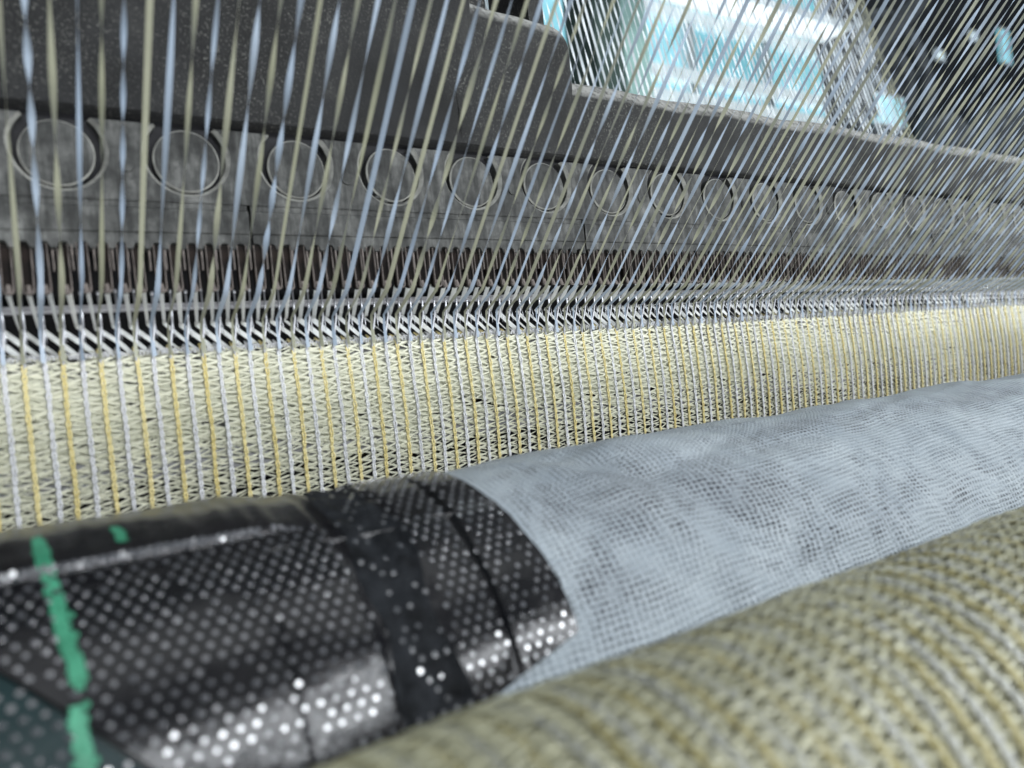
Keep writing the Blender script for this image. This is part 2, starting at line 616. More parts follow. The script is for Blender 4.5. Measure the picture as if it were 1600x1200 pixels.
def arch_z(x):
    f = (x / P - ARCH_OFF) % 1.0
    f = min(f, 1 - f)
    hw = 0.31
    if f >= hw:
        return ARCH
    return ARCH + 0.0016 * math.sqrt(max(0.0, 1 - (f / hw) ** 2.6))


def plug_mesh():
    mb = MB()
    n = 40
    zt = ZT - 0.0001 - ZREC + 0.0012
    rings = []
    for rr, y in ((RI, 0.0035), (RI, 0.0005), (RI - 0.0004, 0.0), (0.0001, 0.0001)):
        rings.append([(math.cos(2 * PI * i / n) * rr, y, min(zt, math.sin(2 * PI * i / n) * rr)) for i in range(n)])
    for rg in rings:
        mb.v.extend(rg)
    for k in range(len(rings) - 1):
        for i in range(n):
            a = k * n + i
            b = k * n + (i + 1) % n
            mb.f.append((a, b, b + n, a + n))
            mb.m.append(1 if k == 1 else 0)
    # dirt lumps lodged at the bottom of the recess
    for q in range(3):
        an = -PI / 2 + rnd.uniform(-.9, .9)
        rr = RI + 0.0006
        mb.tube([(math.cos(an) * rr - 0.0008, 0.0012, math.sin(an) * rr), (math.cos(an) * rr + 0.0008, 0.0008, math.sin(an) * rr + 0.0003)],
                [0.0005, 0.0007], 6, 0)
    return mb.mesh('plug', [M['lead'], M['rim']], False)


def guide_mesh():
    """one yarn guide: dark plate between two thin bright edges that join in a U at the foot"""
    mb = MB()
    hw = 0.27 * P
    zt, zb = ARCH + 0.0012, 0.0328
    r = hw
    out = [(-hw, zt)]
    for i in range(0, 9):
        a = PI + PI * i / 8
        out.append((r * math.cos(a), zb + r * 0.62 + r * 0.62 * math.sin(a)))
    out.append((hw, zt))
    n = len(out)
    y0, y1 = 0.0010, 0.0026
    vs = [(x, y0, z) for x, z in out] + [(x, y1, z) for x, z in out]
    mb.add(vs, [tuple(range(n))] + [(i, i + 1, i + 1 + n, i + n) for i in range(n - 1)], 0)
    # bright edges
    pts = [(x, 0.0, z) for x, z in out]
    rad = [0.00016] + [0.00021] * (n - 2) + [0.00016]
    mb.tube(pts, rad, 6, 1, True, 2.2)
    # light post between this guide and the next
    mb.box((-0.5 * P - 0.00020, 0.0004, 0.0385), (-0.5 * P + 0.00020, 0.0022, ARCH + 0.0008), 2)
    # foot
    mb.tube([(0, 0.0012, zb + 0.0022), (0.0002, 0.0008, zb + 0.0002)], [0.0007, 0.0009], 6, 2)
    return mb.mesh('yarn_guide', [M['blade'], M['blade_rim'], M['blade_rim'], M['lead']], False)


plug_me = plug_mesh()
guide_me = guide_mesh()
edges = [-13.8, 14.2, 42.2, 70.2, 98.2, 126.2, 140.2]
block_labels = ['grey guide block with the two leftmost round recesses', 'grey guide block holding the third to sixth round recess from the left',
                'grey guide block holding the seventh to tenth round recess from the left', 'grey guide block with the four recesses right of the photo centre, behind dense tapes',
                'grey guide block of blurred recesses beside the right edge of the photo', 'last narrow grey guide block seen at the right edge']
for b in range(5):
    e0, e1 = edges[b], edges[b + 1]
    x0, x1 = e0 * P + 0.00035, e1 * P - 0.00035
    root = empty('guide_block', ((x0 + x1) / 2, 0.22, 0.06))
    tag(root, block_labels[b], 'guide block', 'cast guide blocks along the beam')
    mb = MB()
    w = 7 * P
    xs = []
    for k in range(4):
        xc = (e0 + 3.5 + 7 * k) * P
        xs.append(xc)
        if b == 0 and k < 2:
            mb.box((xc - w / 2, BF, ZL), (xc + w / 2, BF + 0.004, ZT), 0)
            continue
        recess_cell(mb, xc, w)
    # shallow steps below the recess plate, then the scalloped foot
    mb.box((x0, BF + 0.0004, 0.0545), (x1, 0.2180, ZL), 0)
    mb.box((x0, BF - 0.0003, 0.0480), (x1, 0.2180, 0.0545), 0, 0.0003)
    nx = int(round((e1 - e0) * 16))
    pr = []
    for i in range(nx + 1):
        x = x0 + (x1 - x0) * i / nx
        zb = arch_z(x)
        pr.append([(x, BF - 0.0001, 0.0479), (x, BF - 0.0001, zb + 0.0002), (x, BF + 0.0002, zb), (x, 0.2170, zb)])
    base = len(mb.v)
    for q in pr:
        mb.v.extend(q)
    for i in range(nx):
        for j in range(3):
            a = base + i * 4 + j
            mb.f.append((a, a + 4, a + 5, a + 1))
            mb.m.append(0)
    # top, ends, back
    mb.box((x0, BF + 0.0049, 0.0480), (x1, 0.2300, ZT - 0.0002), 2)
    mb.box((x0, BF + 0.0001, ZT - 0.0011), (x0 + 0.0006, 0.2180, ZT - 0.0001), 0)
    for xe in (x0, x1):
        mb.add([(xe, BF, 0.048), (xe, BF, ZT), (xe, 0.218, ZT), (xe, 0.218, 0.048)], [(0, 1, 2, 3)], 0)
    o = mb.build('block_body', [M['lead'], M['rim'], M['black']])
    put(o, root)
    for k, xc in enumerate(xs):
        if b == 0 and k < 2:
            continue
        q = inst('recess_plug', plug_me)
        q.location = Vector((xc + rnd.uniform(-.0004, .0004), BF + 0.0006 + rnd.uniform(-.0003, .0008), ZREC - 0.0012 + rnd.uniform(-.0003, .0001))) - root.location
        q.parent = root
        q.rotation_euler = (rnd.uniform(-.03, .03), rnd.uniform(-.05, .05), rnd.uniform(-.05, .05))
        if k in (0, 2):
            sm = MB()
            ring = [(math.cos(2 * PI * i / 20) * 0.0017, math.sin(2 * PI * i / 20) * 0.0017) for i in range(20)]
            sx, sz = xc + 3.5 * P, 0.0652
            vs = [(sx + a, BF - 0.0005, sz + c) for a, c in ring] + [(sx + a * 1.15, BF + 0.0006, sz + c * 1.15) for a, c in ring]
            sm.add(vs, [tuple(range(20))] + [(i, (i + 1) % 20, (i + 1) % 20 + 20, i + 20) for i in range(20)])
            put(sm.build('screw_head', M['lead'], None), root)
    for n in range(math.ceil(e0 - ARCH_OFF), math.ceil(e1 - ARCH_OFF)):
        if n < -2 or n > NMAX:
            continue
        g = inst('yarn_guide', guide_me)
        g.location = Vector(((n + ARCH_OFF) * P, BF, 0)) - root.location
        g.parent = root
        g.rotation_euler = (rnd.uniform(-.02, .02), rnd.uniform(-.015, .015), 0)

# ------------------------------------------------------------------ needle bar, rail, knock-over bar, dark backdrop
nb = empty('needle_bar', (0.26, 0.2235, 0.0))
tag(nb, 'row of thin steel needles with shiny heads above the net edge', 'needle bar')


def needle_mesh(k):
    r2 = random.Random(50 + k)
    mb = MB()
    h = 0.0346 + r2.uniform(-.0007, .0004)
    lean = r2.uniform(-.0003, .0002)
    pts = [(-.0008, 0.004, 0.006), (-0.0008, 0.0030, 0.018), (lean * .4, 0.0006, 0.0255), (lean, -0.0001, h - 0.0012)]
    mb.tube(pts, [0.00042, 0.00042, 0.00033, 0.00029], 8)
    # rounded hook head
    hd = []
    rr = []
    for i in range(7):
        a = i / 6 * PI
        hd.append((lean, -0.0001, h - 0.0006 - 0.00062 * math.cos(a)))
        rr.append(max(0.00003, 0.00047 * math.sin(a) ** 0.7 if 0 < i < 6 else 0.00003))
    mb.tube(hd, rr, 10)
    # latch along the stem
    mb.tube([(0.00018, -0.00045, 0.0215), (0.00010, -0.0007, 0.0235), (lean * .5, -0.00035, 0.0262)], [0.00008, 0.00016, 0.00008], 5)
    return mb.mesh('needle', [M['needle']], True)


needles = [needle_mesh(k) for k in range(5)]
for n in range(-2, NMAX + 1):
    o = inst('needle', needles[(n * 7) % 5])
    o.parent = nb
    o.location = Vector((n * P + 0.0008, 0.2212, 0)) - nb.location + Vector((rnd.uniform(-.00012, .00012), 0, 0))
mb = MB()
mb.box((BX0, 0.2245, -0.016), (BX1, 0.2290, -0.0085), 0, 0.0005)
put(mb.build('needle_clamp', M['greybar']), nb)

rl = MB()
rl.prism([(0.2352, 0.0308), (0.2366, 0.0308), (0.2366, 0.0329), (0.2352, 0.0329), (0.2350, 0.0327), (0.2350, 0.0325), (0.2358, 0.0323), (0.2358, 0.0319), (0.2349, 0.0317), (0.2349, 0.0310)], BX0, BX1)
tag(rl.build('steel_rail', M['rail']), 'thin grooved steel rail crossing behind the needles', 'rail')
kb = MB()
kb.box((BX0, 0.2275, -0.004), (BX1, 0.2345, 0.0160), 0, 0.0008)
tag(kb.build('knock_over_bar', M['bar']), 'grey steel bar hidden right behind the top of the knitted net', 'bar')
bd = MB()
bd.box((BX0, 0.2450, -0.16), (BX1, 0.2500, 0.0755))
bd.box((BX0, 0.2300, -0.16), (BX1, 0.2450, -0.045))
tag(bd.build('dark_backdrop', M['black']), None, None, None, 'structure')  # added black sheet standing in for the dark void behind the needles
bd.v = []

# ------------------------------------------------------------------ warp tapes


def tape(name, path, mats, width, rate, th0, step=0.0012, wob=0.0, seed=0, flat_after=False):
    """path: list of (point, width factor, twist factor); film that twists about its own axis"""
    pts, wd, sd = [], [], []
    th = th0
    ph = seed * 1.7
    if flat_after:
        a, b = Vector(path[0][0]), Vector(path[1][0])
        ln = (b - a).length
        n = max(2, int(ln / step))
        th = 0.0
        for k in range(n):
            th += rate * ln / n * (1 + 0.5 * math.sin(ph + a.lerp(b, k / n).z * 60))
        th = -th + th0
    for i in range(len(path) - 1):
        if flat_after and i > 0:
            rate = 0.0
        a, wa, ta = path[i]
        b, wb, tb = path[i + 1]
        a = Vector(a)
        b = Vector(b)
        ln = (b - a).length
        n = max(2, int(ln / step))
        t = (b - a).normalized()
        s0 = (X - t * X.dot(t)).normalized()
        nn = t.cross(s0)
        for k in range(n + (1 if i == len(path) - 2 else 0)):
            u = k / n
            p = a.lerp(b, u)
            th_e = th + ta + (tb - ta) * u
            s = s0 * math.cos(th_e) + nn * math.sin(th_e)
            pts.append(p + s0 * wob * math.sin(ph + p.z * 90))
            wd.append(width * (wa + (wb - wa) * u))
            sd.append(s)
            th += rate * ln / n * (1 + 0.5 * math.sin(ph + p.z * 60))
    mb = MB()
    mb.ribbon(pts, wd, sd, 0.07)
    return mb.build(name, mats, None, True)


ORD = ['first', 'second', 'third', 'fourth', 'fifth', 'sixth', 'seventh', 'eighth', 'ninth', 'tenth', 'eleventh', 'twelfth', 'thirteenth', 'fourteenth',
       'fifteenth', 'sixteenth', 'seventeenth', 'eighteenth', 'nineteenth', 'twentieth']
cnt = {0: 0, 1: 0}
for n in range(-1, NMAX + 1):
    even = n % 2 == 0
    xg = n * P + 0.0001
    jx = rnd.uniform(-.0004, .0004)
    ZTOP = 0.26

    def yz(z):
        return 0.2065 - 1.0 * (z - 0.036)
    fan = 1.0 + 0.0
    top = (xg + jx * 2, yz(ZTOP), ZTOP)
    p1 = (xg + 0.0003, 0.2070, 0.0350)
    tip = (xg + 0.0001, 0.2105, 0.0314)
    hook = (n * P, 0.2226, 0.0258)
    mid = (n * P - 0.0001, 0.2229, 0.0225)
    bot = (n * P + rnd.uniform(-.0002, .0002), 0.2228, 0.0170)
    straight = rnd.random() < 0.16
    rate = rnd.uniform(-25, 25) if straight else rnd.choice((-1, 1)) * rnd.uniform(80, 175)
    col = M['tape_blue'] if even else M['tape_olive']
    path = [(top, 1, 0), (p1, 1.0, 0), (tip, 1.0, .6), (hook, 0.65, .8), (mid, 0.7, .2), (bot, 0.95, 0)]
    o = tape('warp_tape', path, col, 0.00120 * rnd.uniform(0.75, 1.15), rate, rnd.uniform(-.6, .6), 0.0013, 0.00006, n, True)
    cname = 'pale blue' if even else 'olive green'
    cnt[n % 2] += 1
    k = cnt[n % 2]
    st = 'flat' if straight else 'twisted'
    if k <= 12:
        tag(o, '%s %s warp tape, %s %s one from the left' % (st, cname, ORD[k - 1], 'blue' if even else 'olive'), 'warp tape',
            '%s warp tapes strung down to the needles' % cname)
    elif n <= 86:
        rk = round((n - 3.7) / 7)
        jj = n - round(3.7 + 7 * rk)
        where = 'straight below' if jj == 0 else '%s %s of' % (ORD[abs(jj) - 1], 'left' if jj < 0 else 'right')
        tag(o, '%s %s tape, its foot %s the %s round recess' % (st, cname, where, ORD[rk]), 'warp tape', '%s warp tapes strung down to the needles' % cname)
    else:
        tag(o, 'narrow %s warp tape in the crowded rows at the right edge' % cname, 'warp tape', 'crowded %s warp tapes at the right edge' % cname)

# white inlay tapes: from the foot of each guide to the needle, then slanting down into the net
for n in range(-5, NMAX + 1):
    j = lambda a: rnd.uniform(-a, a)
    a = ((n + 0.50) * P, 0.2158, 0.0340)
    b = ((n + 1.0) * P - 0.0003, 0.2263, 0.0262 + j(.0005))
    c = ((n + 1.05) * P, 0.2296, 0.0262 + j(.0004))
    d = ((n + 2.2) * P + j(.0003), 0.2290, 0.0216 + j(.0004))
    e = ((n + 3.35) * P + j(.0003), 0.2276, 0.0165)
    o = tape('inlay_tape', [(a, 1.05, .4), (b, 0.7, .6), (c, 1.0, 0), (d, 1.0, 0), (e, .95, 0)], M['tape_white'], 0.00145 * rnd.uniform(.8, 1.15), rnd.uniform(-25, 25), rnd.uniform(-.25, .25), 0.0012, 0, n)
    if n < 15:
        tag(o, 'white inlay tape slanting right behind the needles, %s from the left edge' % ORD[n + 5], 'inlay tape', 'white inlay tapes slanting into the net')
    else:
        tag(o, 'narrow white inlay tape slanting behind the crowded needles further right', 'inlay tape', 'crowded white inlay tapes further right')

# rear sheet of tapes leaning the other way, seen above the beam
for n in range(40, 131):
    a = (n * P, 0.276, 0.090)
    b = (n * P + rnd.uniform(-.001, .001), 0.276 + 0.235 * 0.42, 0.51)
    olive = n > 127
    rate = rnd.choice((-1, 1)) * rnd.uniform(20, 170)
    o = tape('rear_tape', [(a, 1, 0), (b, 1, 0)], M['tape_olive'] if olive else M['tape_back'], 0.0012 * rnd.uniform(.75, 1.15), rate, rnd.uniform(0, PI), 0.003, 0, n)
    if olive:
        tag(o, 'olive rear tape at the right end of the white sheet behind the beam', 'rear tape', 'olive tapes ending the rear sheet')
    else:
        tag(o, 'white rear tape leaning left in the sheet in front of the bright windows', 'rear tape', 'white tapes of the rear sheet')

# ------------------------------------------------------------------ knitted net


def stitch_chain(F, n, seed, wscale=1.0):
    """chain of interlocked loops; F(dx, s, off) -> world point"""
    r2 = random.Random(seed)
    mb = MB()
    prof = [(-.06, -.05), (-.26, .28), (-.50, .75), (-.42, 1.15), (-.18, 1.42), (.16, 1.42), (.42, 1.15), (.50, .75), (.26, .28), (.06, -.05)]
    drift = 0
    for k in range(n):
        drift = drift * .7 + r2.uniform(-.00011, .00011) * (1 if wscale == 1 else 3.4)
        sx = 0.00076 * wscale * r2.uniform(.72, 1.15)
        tw = r2.uniform(-.00012, .00012)
        pts = []
        for (px, pz) in prof:
            s = (k + 1 - pz) * S
            off = 0.00012 + 0.00052 * math.sin(PI * min(1, max(0, (pz + .1) / 1.5)))
            if px > 0:
                off += tw
            pts.append(F(px * sx + drift, s, off))
        mb.tube(pts, [0.00014 * wscale, .00020 * wscale, .00027 * wscale, .00026 * wscale, .00020 * wscale, .00020 * wscale, .00026 * wscale, .00027 * wscale, .00020 * wscale, .00014 * wscale], 5, 0, False, 0.8)
        # heart strand that fills most of the loop
        kk = r2.uniform(.7, 1.1)
        mb.tube([F(drift, (k + 1.10) * S, -.0001), F(drift, (k + .72) * S, .00022), F(drift + tw, (k + .25) * S, .00015)], [0.00020 * kk, 0.00031 * kk, 0.00013], 5, 0, False)
        # little connecting knot
        mb.tube([F(drift - .0003, (k + .35) * S, .0006), F(drift + .0003, (k + .30) * S, .0006)], [0.00016, 0.00018], 5, 0, True)
    return mb


def add_web(F, n0, n1, ns, seed, fl=.62, lift=0.0):
    """ribbons zigzagging between neighbouring chains (front) and long floats (behind)"""
    r2 = random.Random(seed)
    fr, bk = MB(), MB()

    def strand(mb, xa, sa, xb, sb, off, w, segs, crown, sagv=0.0):
        pts, wd, sd = [], [], []
        for i in range(segs + 1):
            u = i / segs
            x = xa + (xb - xa) * u
            s = sa + (sb - sa) * u + sagv * math.sin(PI * u)
            p = Vector(F(x, s, off + 0.00018 * math.sin(PI * u)))
            q = Vector(F(x, s + 0.0004, off))
            pts.append(p)
            sd.append((q - p).normalized())
            wd.append(w * (0.45 + 0.55 * math.sin(PI * u)))
        for i in range(segs + 1):
            t = (pts[min(i + 1, segs)] - pts[max(i - 1, 0)]).normalized()
            sd[i] = (sd[i] - t * sd[i].dot(t)).normalized()
        mb.ribbon(pts, wd, sd, crown)
    j = lambda a: r2.uniform(-a, a)
    for n in range(n0, n1):
        for k in range(ns):
            s = k * S
            xa, xb = n * P, (n + 1) * P
            strand(fr, xa, s + j(.0004), xb, s + .42 * S + j(.0005), .00022 + lift * r2.random(), .00054 * r2.uniform(.6, 1.35), 4, .22, j(.0002))
            strand(fr, xb, s + .52 * S + j(.0004), xa, s + 1.0 * S + j(.0005), .00014 + lift * r2.random(), .00054 * r2.uniform(.6, 1.35), 4, .22, j(.0002))
            if r2.random() < .75:
                strand(fr, xa, s + j(.0009), xb, s + j(.0009), .00004 + lift * r2.random(), .00050 * r2.uniform(.5, 1.3), 3, .2, j(.0003))
            if r2.random() < fl:
                strand(bk, xa, s + j(.0003), xb + P, s + 1.15 * S + j(.0004), -.0003, .00062 * r2.uniform(.7, 1.25), 5, .12)
            if r2.random() < fl:
                strand(bk, xb + P, s + j(.0003), xa, s + 1.25 * S + j(.0004), -.00055, .00062 * r2.uniform(.7, 1.25), 5, .12)
    return fr, bk


def Ff(x, s, off):
    z = 0.0186 - s
    y = 0.2246 + 0.0012 * math.sin(min(1.0, max(0.0, s / 0.05)) * PI) * -1
    if s < 0.0022:
        y += (0.0022 - s) ** 2 * 420
        z = 0.0186 - s + (0.0022 - s) ** 2 * 60
    y += 0.0003 * math.sin(x * 55 + z * 40)
    return (x, y - off, z)


net = empty('knitted_net', (0.0, 0.2246, 0.0186))
tag(net, 'freshly knitted cream net with yellow and white chain stitches hanging below the needles', 'knitted net')
NS = 27
vars_ = [stitch_chain(Ff, NS, 100 + k).mesh('chain_stitch', [M['yellow']], True) for k in range(8)]
for n in range(-2, NMAX + 3):
    o = inst('chain_stitch', vars_[rnd.randrange(8)], None, (0, 0, 0), M['yellow'] if n % 2 else M['white'])
    o.location = Vector((n * P + rnd.uniform(-.0002, .0002), 0, 0)) - net.location
    o.parent = net
fr, bk = add_web(Ff, -4, NMAX + 3, NS, 5)
o = put(fr.build('zigzag_web', M['cream'], None, True), net)
o['kind'] = 'stuff'
o = put(bk.build('float_web', M['cream_back'], None, True), net)
o['kind'] = 'stuff'
# dense folded layer behind the upper courses, where the net turns over the bar
mb = MB()
r3 = random.Random(31)
for k in range(3400):
    x = r3.uniform(-3 * P, (NMAX + 2) * P)
    s = r3.triangular(0.0002, 0.036, 0.010)
    ln = r3.uniform(1.6, 3.2) * P
    sl = r3.choice((-1, 1)) * r3.uniform(.15, .42)
    pts = [Vector(Ff(x + ln * u, s + sl * ln * u, -0.0010 - 0.0006 * r3.random())) for u in (0, .33, .66, 1)]
    pts = [Vector((p.x, p.y, min(p.z, 0.0180))) for p in pts]
    mb.ribbon(pts, [.0012] * 4, [Vector((0, 0, 1))] * 4, .06)
o = put(mb.build('inner_layer', M['cream_back'], None, True), net)
o['kind'] = 'stuff'
# fluffy turned edge: small white loops along the top course
mb = MB()
for n in range(-4, NMAX + 3):
    for q in range(5):
        x = (n + q / 5) * P + r3.uniform(-.0003, .0003)
        h = r3.uniform(.0004, .0011)
        y = 0.2250 + r3.uniform(-.0008, .0010)
        mb.tube([(x - .0005, y, .0176), (x - .0003, y - .0002, .0180 + h * .8), (x, y - .0003, .0181 + h), (x + .0003, y - .0002, .0180 + h * .8), (x + .0006, y, .0176)], .00019, 4, 0, False)
o = put(mb.build('turned_edge', M['white'], None, True), net)
o['kind'] = 'stuff'

# ------------------------------------------------------------------ take-up roller
RY, RZ, RR = 0.165, -0.068, 0.0478


def cylp(x, ph, r):
    return (x, RY + r * math.cos(ph), RZ + r * math.sin(ph))


def sst(a, b, x):
    t = min(1, max(0, (x - a) / (b - a)))
    return t * t * (3 - 2 * t)


def dent(x, ph):
    d = 0
    c1 = 0.0492 + 0.0010 * math.sin(ph * 3)
    d -= 0.0011 * math.exp(-((x - c1) / 0.0011) ** 2)
    c2 = 0.0733 - 0.0006 * (ph - 2.2)
    d -= 0.0012 * math.exp(-((x - c2) / 0.0007) ** 2)
    d -= 0.0012 * sst(.0495, .0520, x) * (1 - sst(.0600, .0640, x)) * (0.8 + 0.8 * noise.noise(Vector((x * 260, ph * 9, 2))))
    d -= 0.0006 * math.exp(-((x - 0.0335) / 0.0008) ** 2) * sst(2.3, 2.45, ph)
    d += 0.0005 * noise.noise(Vector((x * 70, ph * 5, 5)))
    e = math.radians(112.6) + 0.010 * noise.noise(Vector((x * 130, 0, 2)))
    t = (ph - e) * RR / 0.0019
    if t < 0:
        st = 1.0
    elif t < 1:
        st = math.sqrt(1 - t * t)
    else:
        st = 0.0
    d += 0.0014 * st * (1 - sst(.034, .046, x)) * (1 + 0.25 * noise.noise(Vector((x * 400, ph * 4, 6))))  # rounded step shaped to carry the upper highlight streak
    return d


roller = empty('take_up_roller', (0.30, RY, RZ))
tag(roller, 'take-up roller covered in studded black rubber with green paint strokes, lower left', 'roller')
mb = MB()
nseg = 72
mb.prism([(RY + 0.0448 * math.cos(2 * PI * i / nseg), RZ + 0.0448 * math.sin(2 * PI * i / nseg)) for i in range(nseg)], -0.06, 0.80)
put(mb.build('roller_core', M['greybar'], None, False), roller)


def xedge(ph):
    d = math.degrees(ph)
    e = 0.0832 + 0.0050 * sst(98, 150, d)
    if d > 157:
        e -= (d - 157) * 0.0030
    return e + 0.0003 * noise.noise(Vector((ph * 20, 0, 0)))


def seam(ph):
    return -0.004 + (math.degrees(ph) - 134.7) * 0.00075


PH0, PH1 = R(60), R(215)


def sheet_obj(name, x0f, x1f, off, mat, nx=150, nph=150, ph0=PH0, ph1=PH1):
    mb = MB()

    def fn(u, v):
        ph = ph0 + (ph1 - ph0) * v
        a, b = x0f(ph), x1f(ph)
        x = a + (b - a) * u
        return cylp(x, ph, RR + off + dent(x, ph))
    mb.grid(fn, nx, nph)
    # turned-down edge gives the sheet its thickness
    k = nph + 1
    rim = []
    for v in range(nph + 1):
        ph = ph0 + (ph1 - ph0) * v / nph
        for xx in (x1f(ph), x1f(ph) + 0.0001):
            rim.append(cylp(xx, ph, RR + off + dent(xx, ph) - (0.0012 if xx != x1f(ph) else 0)))
    mb.add(rim, [(2 * i, 2 * i + 1, 2 * i + 3, 2 * i + 2) for i in range(nph)])
    rim = []
    for v in range(nph + 1):
        ph = ph0 + (ph1 - ph0) * v / nph
        for xx in (x0f(ph), x0f(ph) - 0.0001):
            rim.append(cylp(xx, ph, RR + off + dent(xx, ph) - (0.0012 if xx != x0f(ph) else 0)))
    mb.add(rim, [(2 * i, 2 * i + 1, 2 * i + 3, 2 * i + 2) for i in range(nph)])
    return put(mb.build(name, mat, None, True), roller)


sheet = sheet_obj('rubber_sheet', lambda ph: max(-0.05, min(seam(ph) + 0.0004, 0.045)) if ph > R(120) else -0.05, xedge, 0.0016, M['rubber'], 260, 420)
sheet['label'] = 'shiny black rubber sheet set with rows of round studs'
sheet2 = sheet_obj('rubber_sheet', lambda ph: -0.05, lambda ph: max(-0.049, seam(ph) - 0.0005), 0.0019, M['rubber_teal'], 60, 90, R(118), R(200))
sheet2['label'] = 'dark teal corner of overlapping rubber sheet at the lower left'
patch = sheet_obj('matte_patch', lambda ph: 0.0505 + .0008 * math.sin(ph * 13), lambda ph: 0.0618 + .0012 * math.sin(ph * 9 + 1), 0.00172, M['matte'], 30, 90)  # matte near-black band over the dented strip of the sheet

# studs
stud_mb = MB()


def stud_geo():
    vs, fs = [], []
    nn = 10
    prof = [(0.00060, 0.0), (0.00055, 0.00018), (0.00044, 0.00026)]
    for r, h in prof:
        for i in range(nn):
            a = 2 * PI * i / nn
            vs.append((r * math.cos(a), r * math.sin(a), h))
    for k in range(2):
        for i in range(nn):
            fs.append((k * nn + i, k * nn + (i + 1) % nn, (k + 1) * nn + (i + 1) % nn, (k + 1) * nn + i))
    fs.append(tuple(2 * nn + i for i in range(nn)))
    return vs, fs


gv, gf = stud_geo()
sm = MB()
sm.add(gv, gf)
stud_me = sm.mesh('stud', [M['stud']], False)
spots = []
dph = 0.00185 / RR
row = 0
ph = R(86)
while ph < R(200):
    x = -0.045 + (0.00125 if row % 2 else 0)
    while x < 0.089:
        xx = x + rnd.uniform(-.00008, .00008) + 0.0012 * (ph - 2)
        if xx < xedge(ph) - 0.0009:
            second = ph > R(120) and xx < seam(ph)
            indark = .0498 < xx < .0622
            nearc = abs(xx - 0.0733 + 0.0006 * (ph - 2.2)) < .0008 or abs(xx - 0.0492 - 0.0010 * math.sin(ph * 3)) < 0.0008 or (ph > R(120) and abs(xx - seam(ph)) < .0012)
            if not (ph < R(114.5) and xx < .054) and not nearc and not (indark and rnd.random() < .62) and rnd.random() > .03:
                r_ = RR + (0.0019 if second else 0.0016) + dent(xx, ph)
                if indark:
                    r_ -= 0.00005
                p = Vector(cylp(xx, ph, r_))
                spots.append((p.length, p, ph, second))
        x += 0.0025
    ph += dph
    row += 1
# studs added on the rounded step, turned to form the upper highlight streak
x = -0.045
while x < 0.044:
    for k in range(2):
        if x > 0.032 and rnd.random() < (x - .032) * 60:
            continue
        ph = math.radians(112.6) + 0.010 * noise.noise(Vector((x * 130, 0, 2))) + (0.0010 + 0.0005 * k) / RR
        xx = x + k * 0.0007
        p = Vector(cylp(xx, ph, RR + 0.0016 + dent(xx, ph)))
        spots.append((p.length, p, R(155 + rnd.uniform(-5, 5)), False))
    x += 0.0014
spots.sort(key=lambda q: q[0])
vis = []
rest = []
for sp in spots:
    d, p, ph, second = sp
    nrm = Vector((0, math.cos(ph), math.sin(ph)))
    dep = p.dot(cf)
    px = p.dot(cr) / dep if dep > 0 else 9
    py = p.dot(cu) / dep if dep > 0 else 9
    seen = dep > 0 and abs(px) < 0.67 and abs(py) < 0.5 and nrm.dot(-p) > 0
    if seen and len(vis) < 300:
        vis.append(sp)
    else:
        rest.append(sp)


def stud_matrix(p, ph):
    z = Vector((0, math.cos(ph), math.sin(ph)))
    x = X
    y = z.cross(x)
    k = rnd.uniform(.85, 1.1)
    tx, ty = rnd.gauss(0, .035), rnd.gauss(0, .035)
    m = Matrix(((x.x, y.x, z.x, p.x), (x.y, y.y, z.y, p.y), (x.z, y.z, z.z, p.z), (0, 0, 0, 1)))
    return m @ Matrix.Rotation(tx, 4, 'X') @ Matrix.Rotation(ty, 4, 'Y') @ Matrix.Diagonal((k, k, rnd.uniform(.8, 1.15), 1))


T0 = Matrix.Translation(-roller.location)
for d, p, ph, second in vis:
    o = bpy.data.objects.new('stud', stud_me)
    C.objects.link(o)
    o.parent = sheet2 if second else sheet
    pd = math.degrees(ph)
    if (100 < pd < 141 and abs(p.x - (0.0021 + (pd - 100) * 0.000078)) < .0013) or (143 < pd < 162 and abs(p.x - 0.0046) < .0013):
        if rnd.random() < .85:
            o.material_slots[0].link = 'OBJECT'
            o.material_slots[0].material = M['green']
            o['label'] = 'stud smeared with green paint'
    o.matrix_local = stud_matrix(p, ph)
mb = MB()
for d, p, ph, second in rest:
    m = stud_matrix(p, ph)
    mb.add([tuple(m @ Vector(v)) for v in gv], gf)
o = mb.build('stud_field', M['stud'], None, False)
o.parent = sheet
o['kind'] = 'stuff'

# green paint strokes


def paint(pts, w, off):
    mb = MB()
    n = 90
    m = 8

    def fn(u, v):
        k = v * (len(pts) - 1)
        i = min(int(k), len(pts) - 2)
        t = k - i
        x = pts[i][0] * (1 - t) + pts[i + 1][0] * t
        ph = R(pts[i][1] * (1 - t) + pts[i + 1][1] * t)
        ww = w * (0.8 + 0.35 * noise.noise(Vector((v * 14, u > .5, pts[0][0] * 99))) + 0.3 * noise.noise(Vector((v * 60, (u > .5) * 5, 3))))
        if v < .06 or v > .94:
            ww *= .6
        xx = x + (u - .5) * ww
        return cylp(xx, ph, RR + off + dent(xx, ph))
    mb.grid(fn, m, n)
    o = put(mb.build('paint_mark', M['green'], None, True), roller)
    return o


paint([(0.0021, 100), (0.0026, 110), (0.0035, 120), (0.0040, 130), (0.0052, 137), (0.0051, 141)], 0.0028, 0.00172)
paint([(0.0042, 143.5), (0.0046, 152), (0.0050, 162)], 0.0028, 0.00202)
paint([(0.0138, 102), (0.0145, 106), (0.0143, 110)], 0.0022, 0.00176)

# ------------------------------------------------------------------ net cloth wrapped round the roller
cloth_spots = []


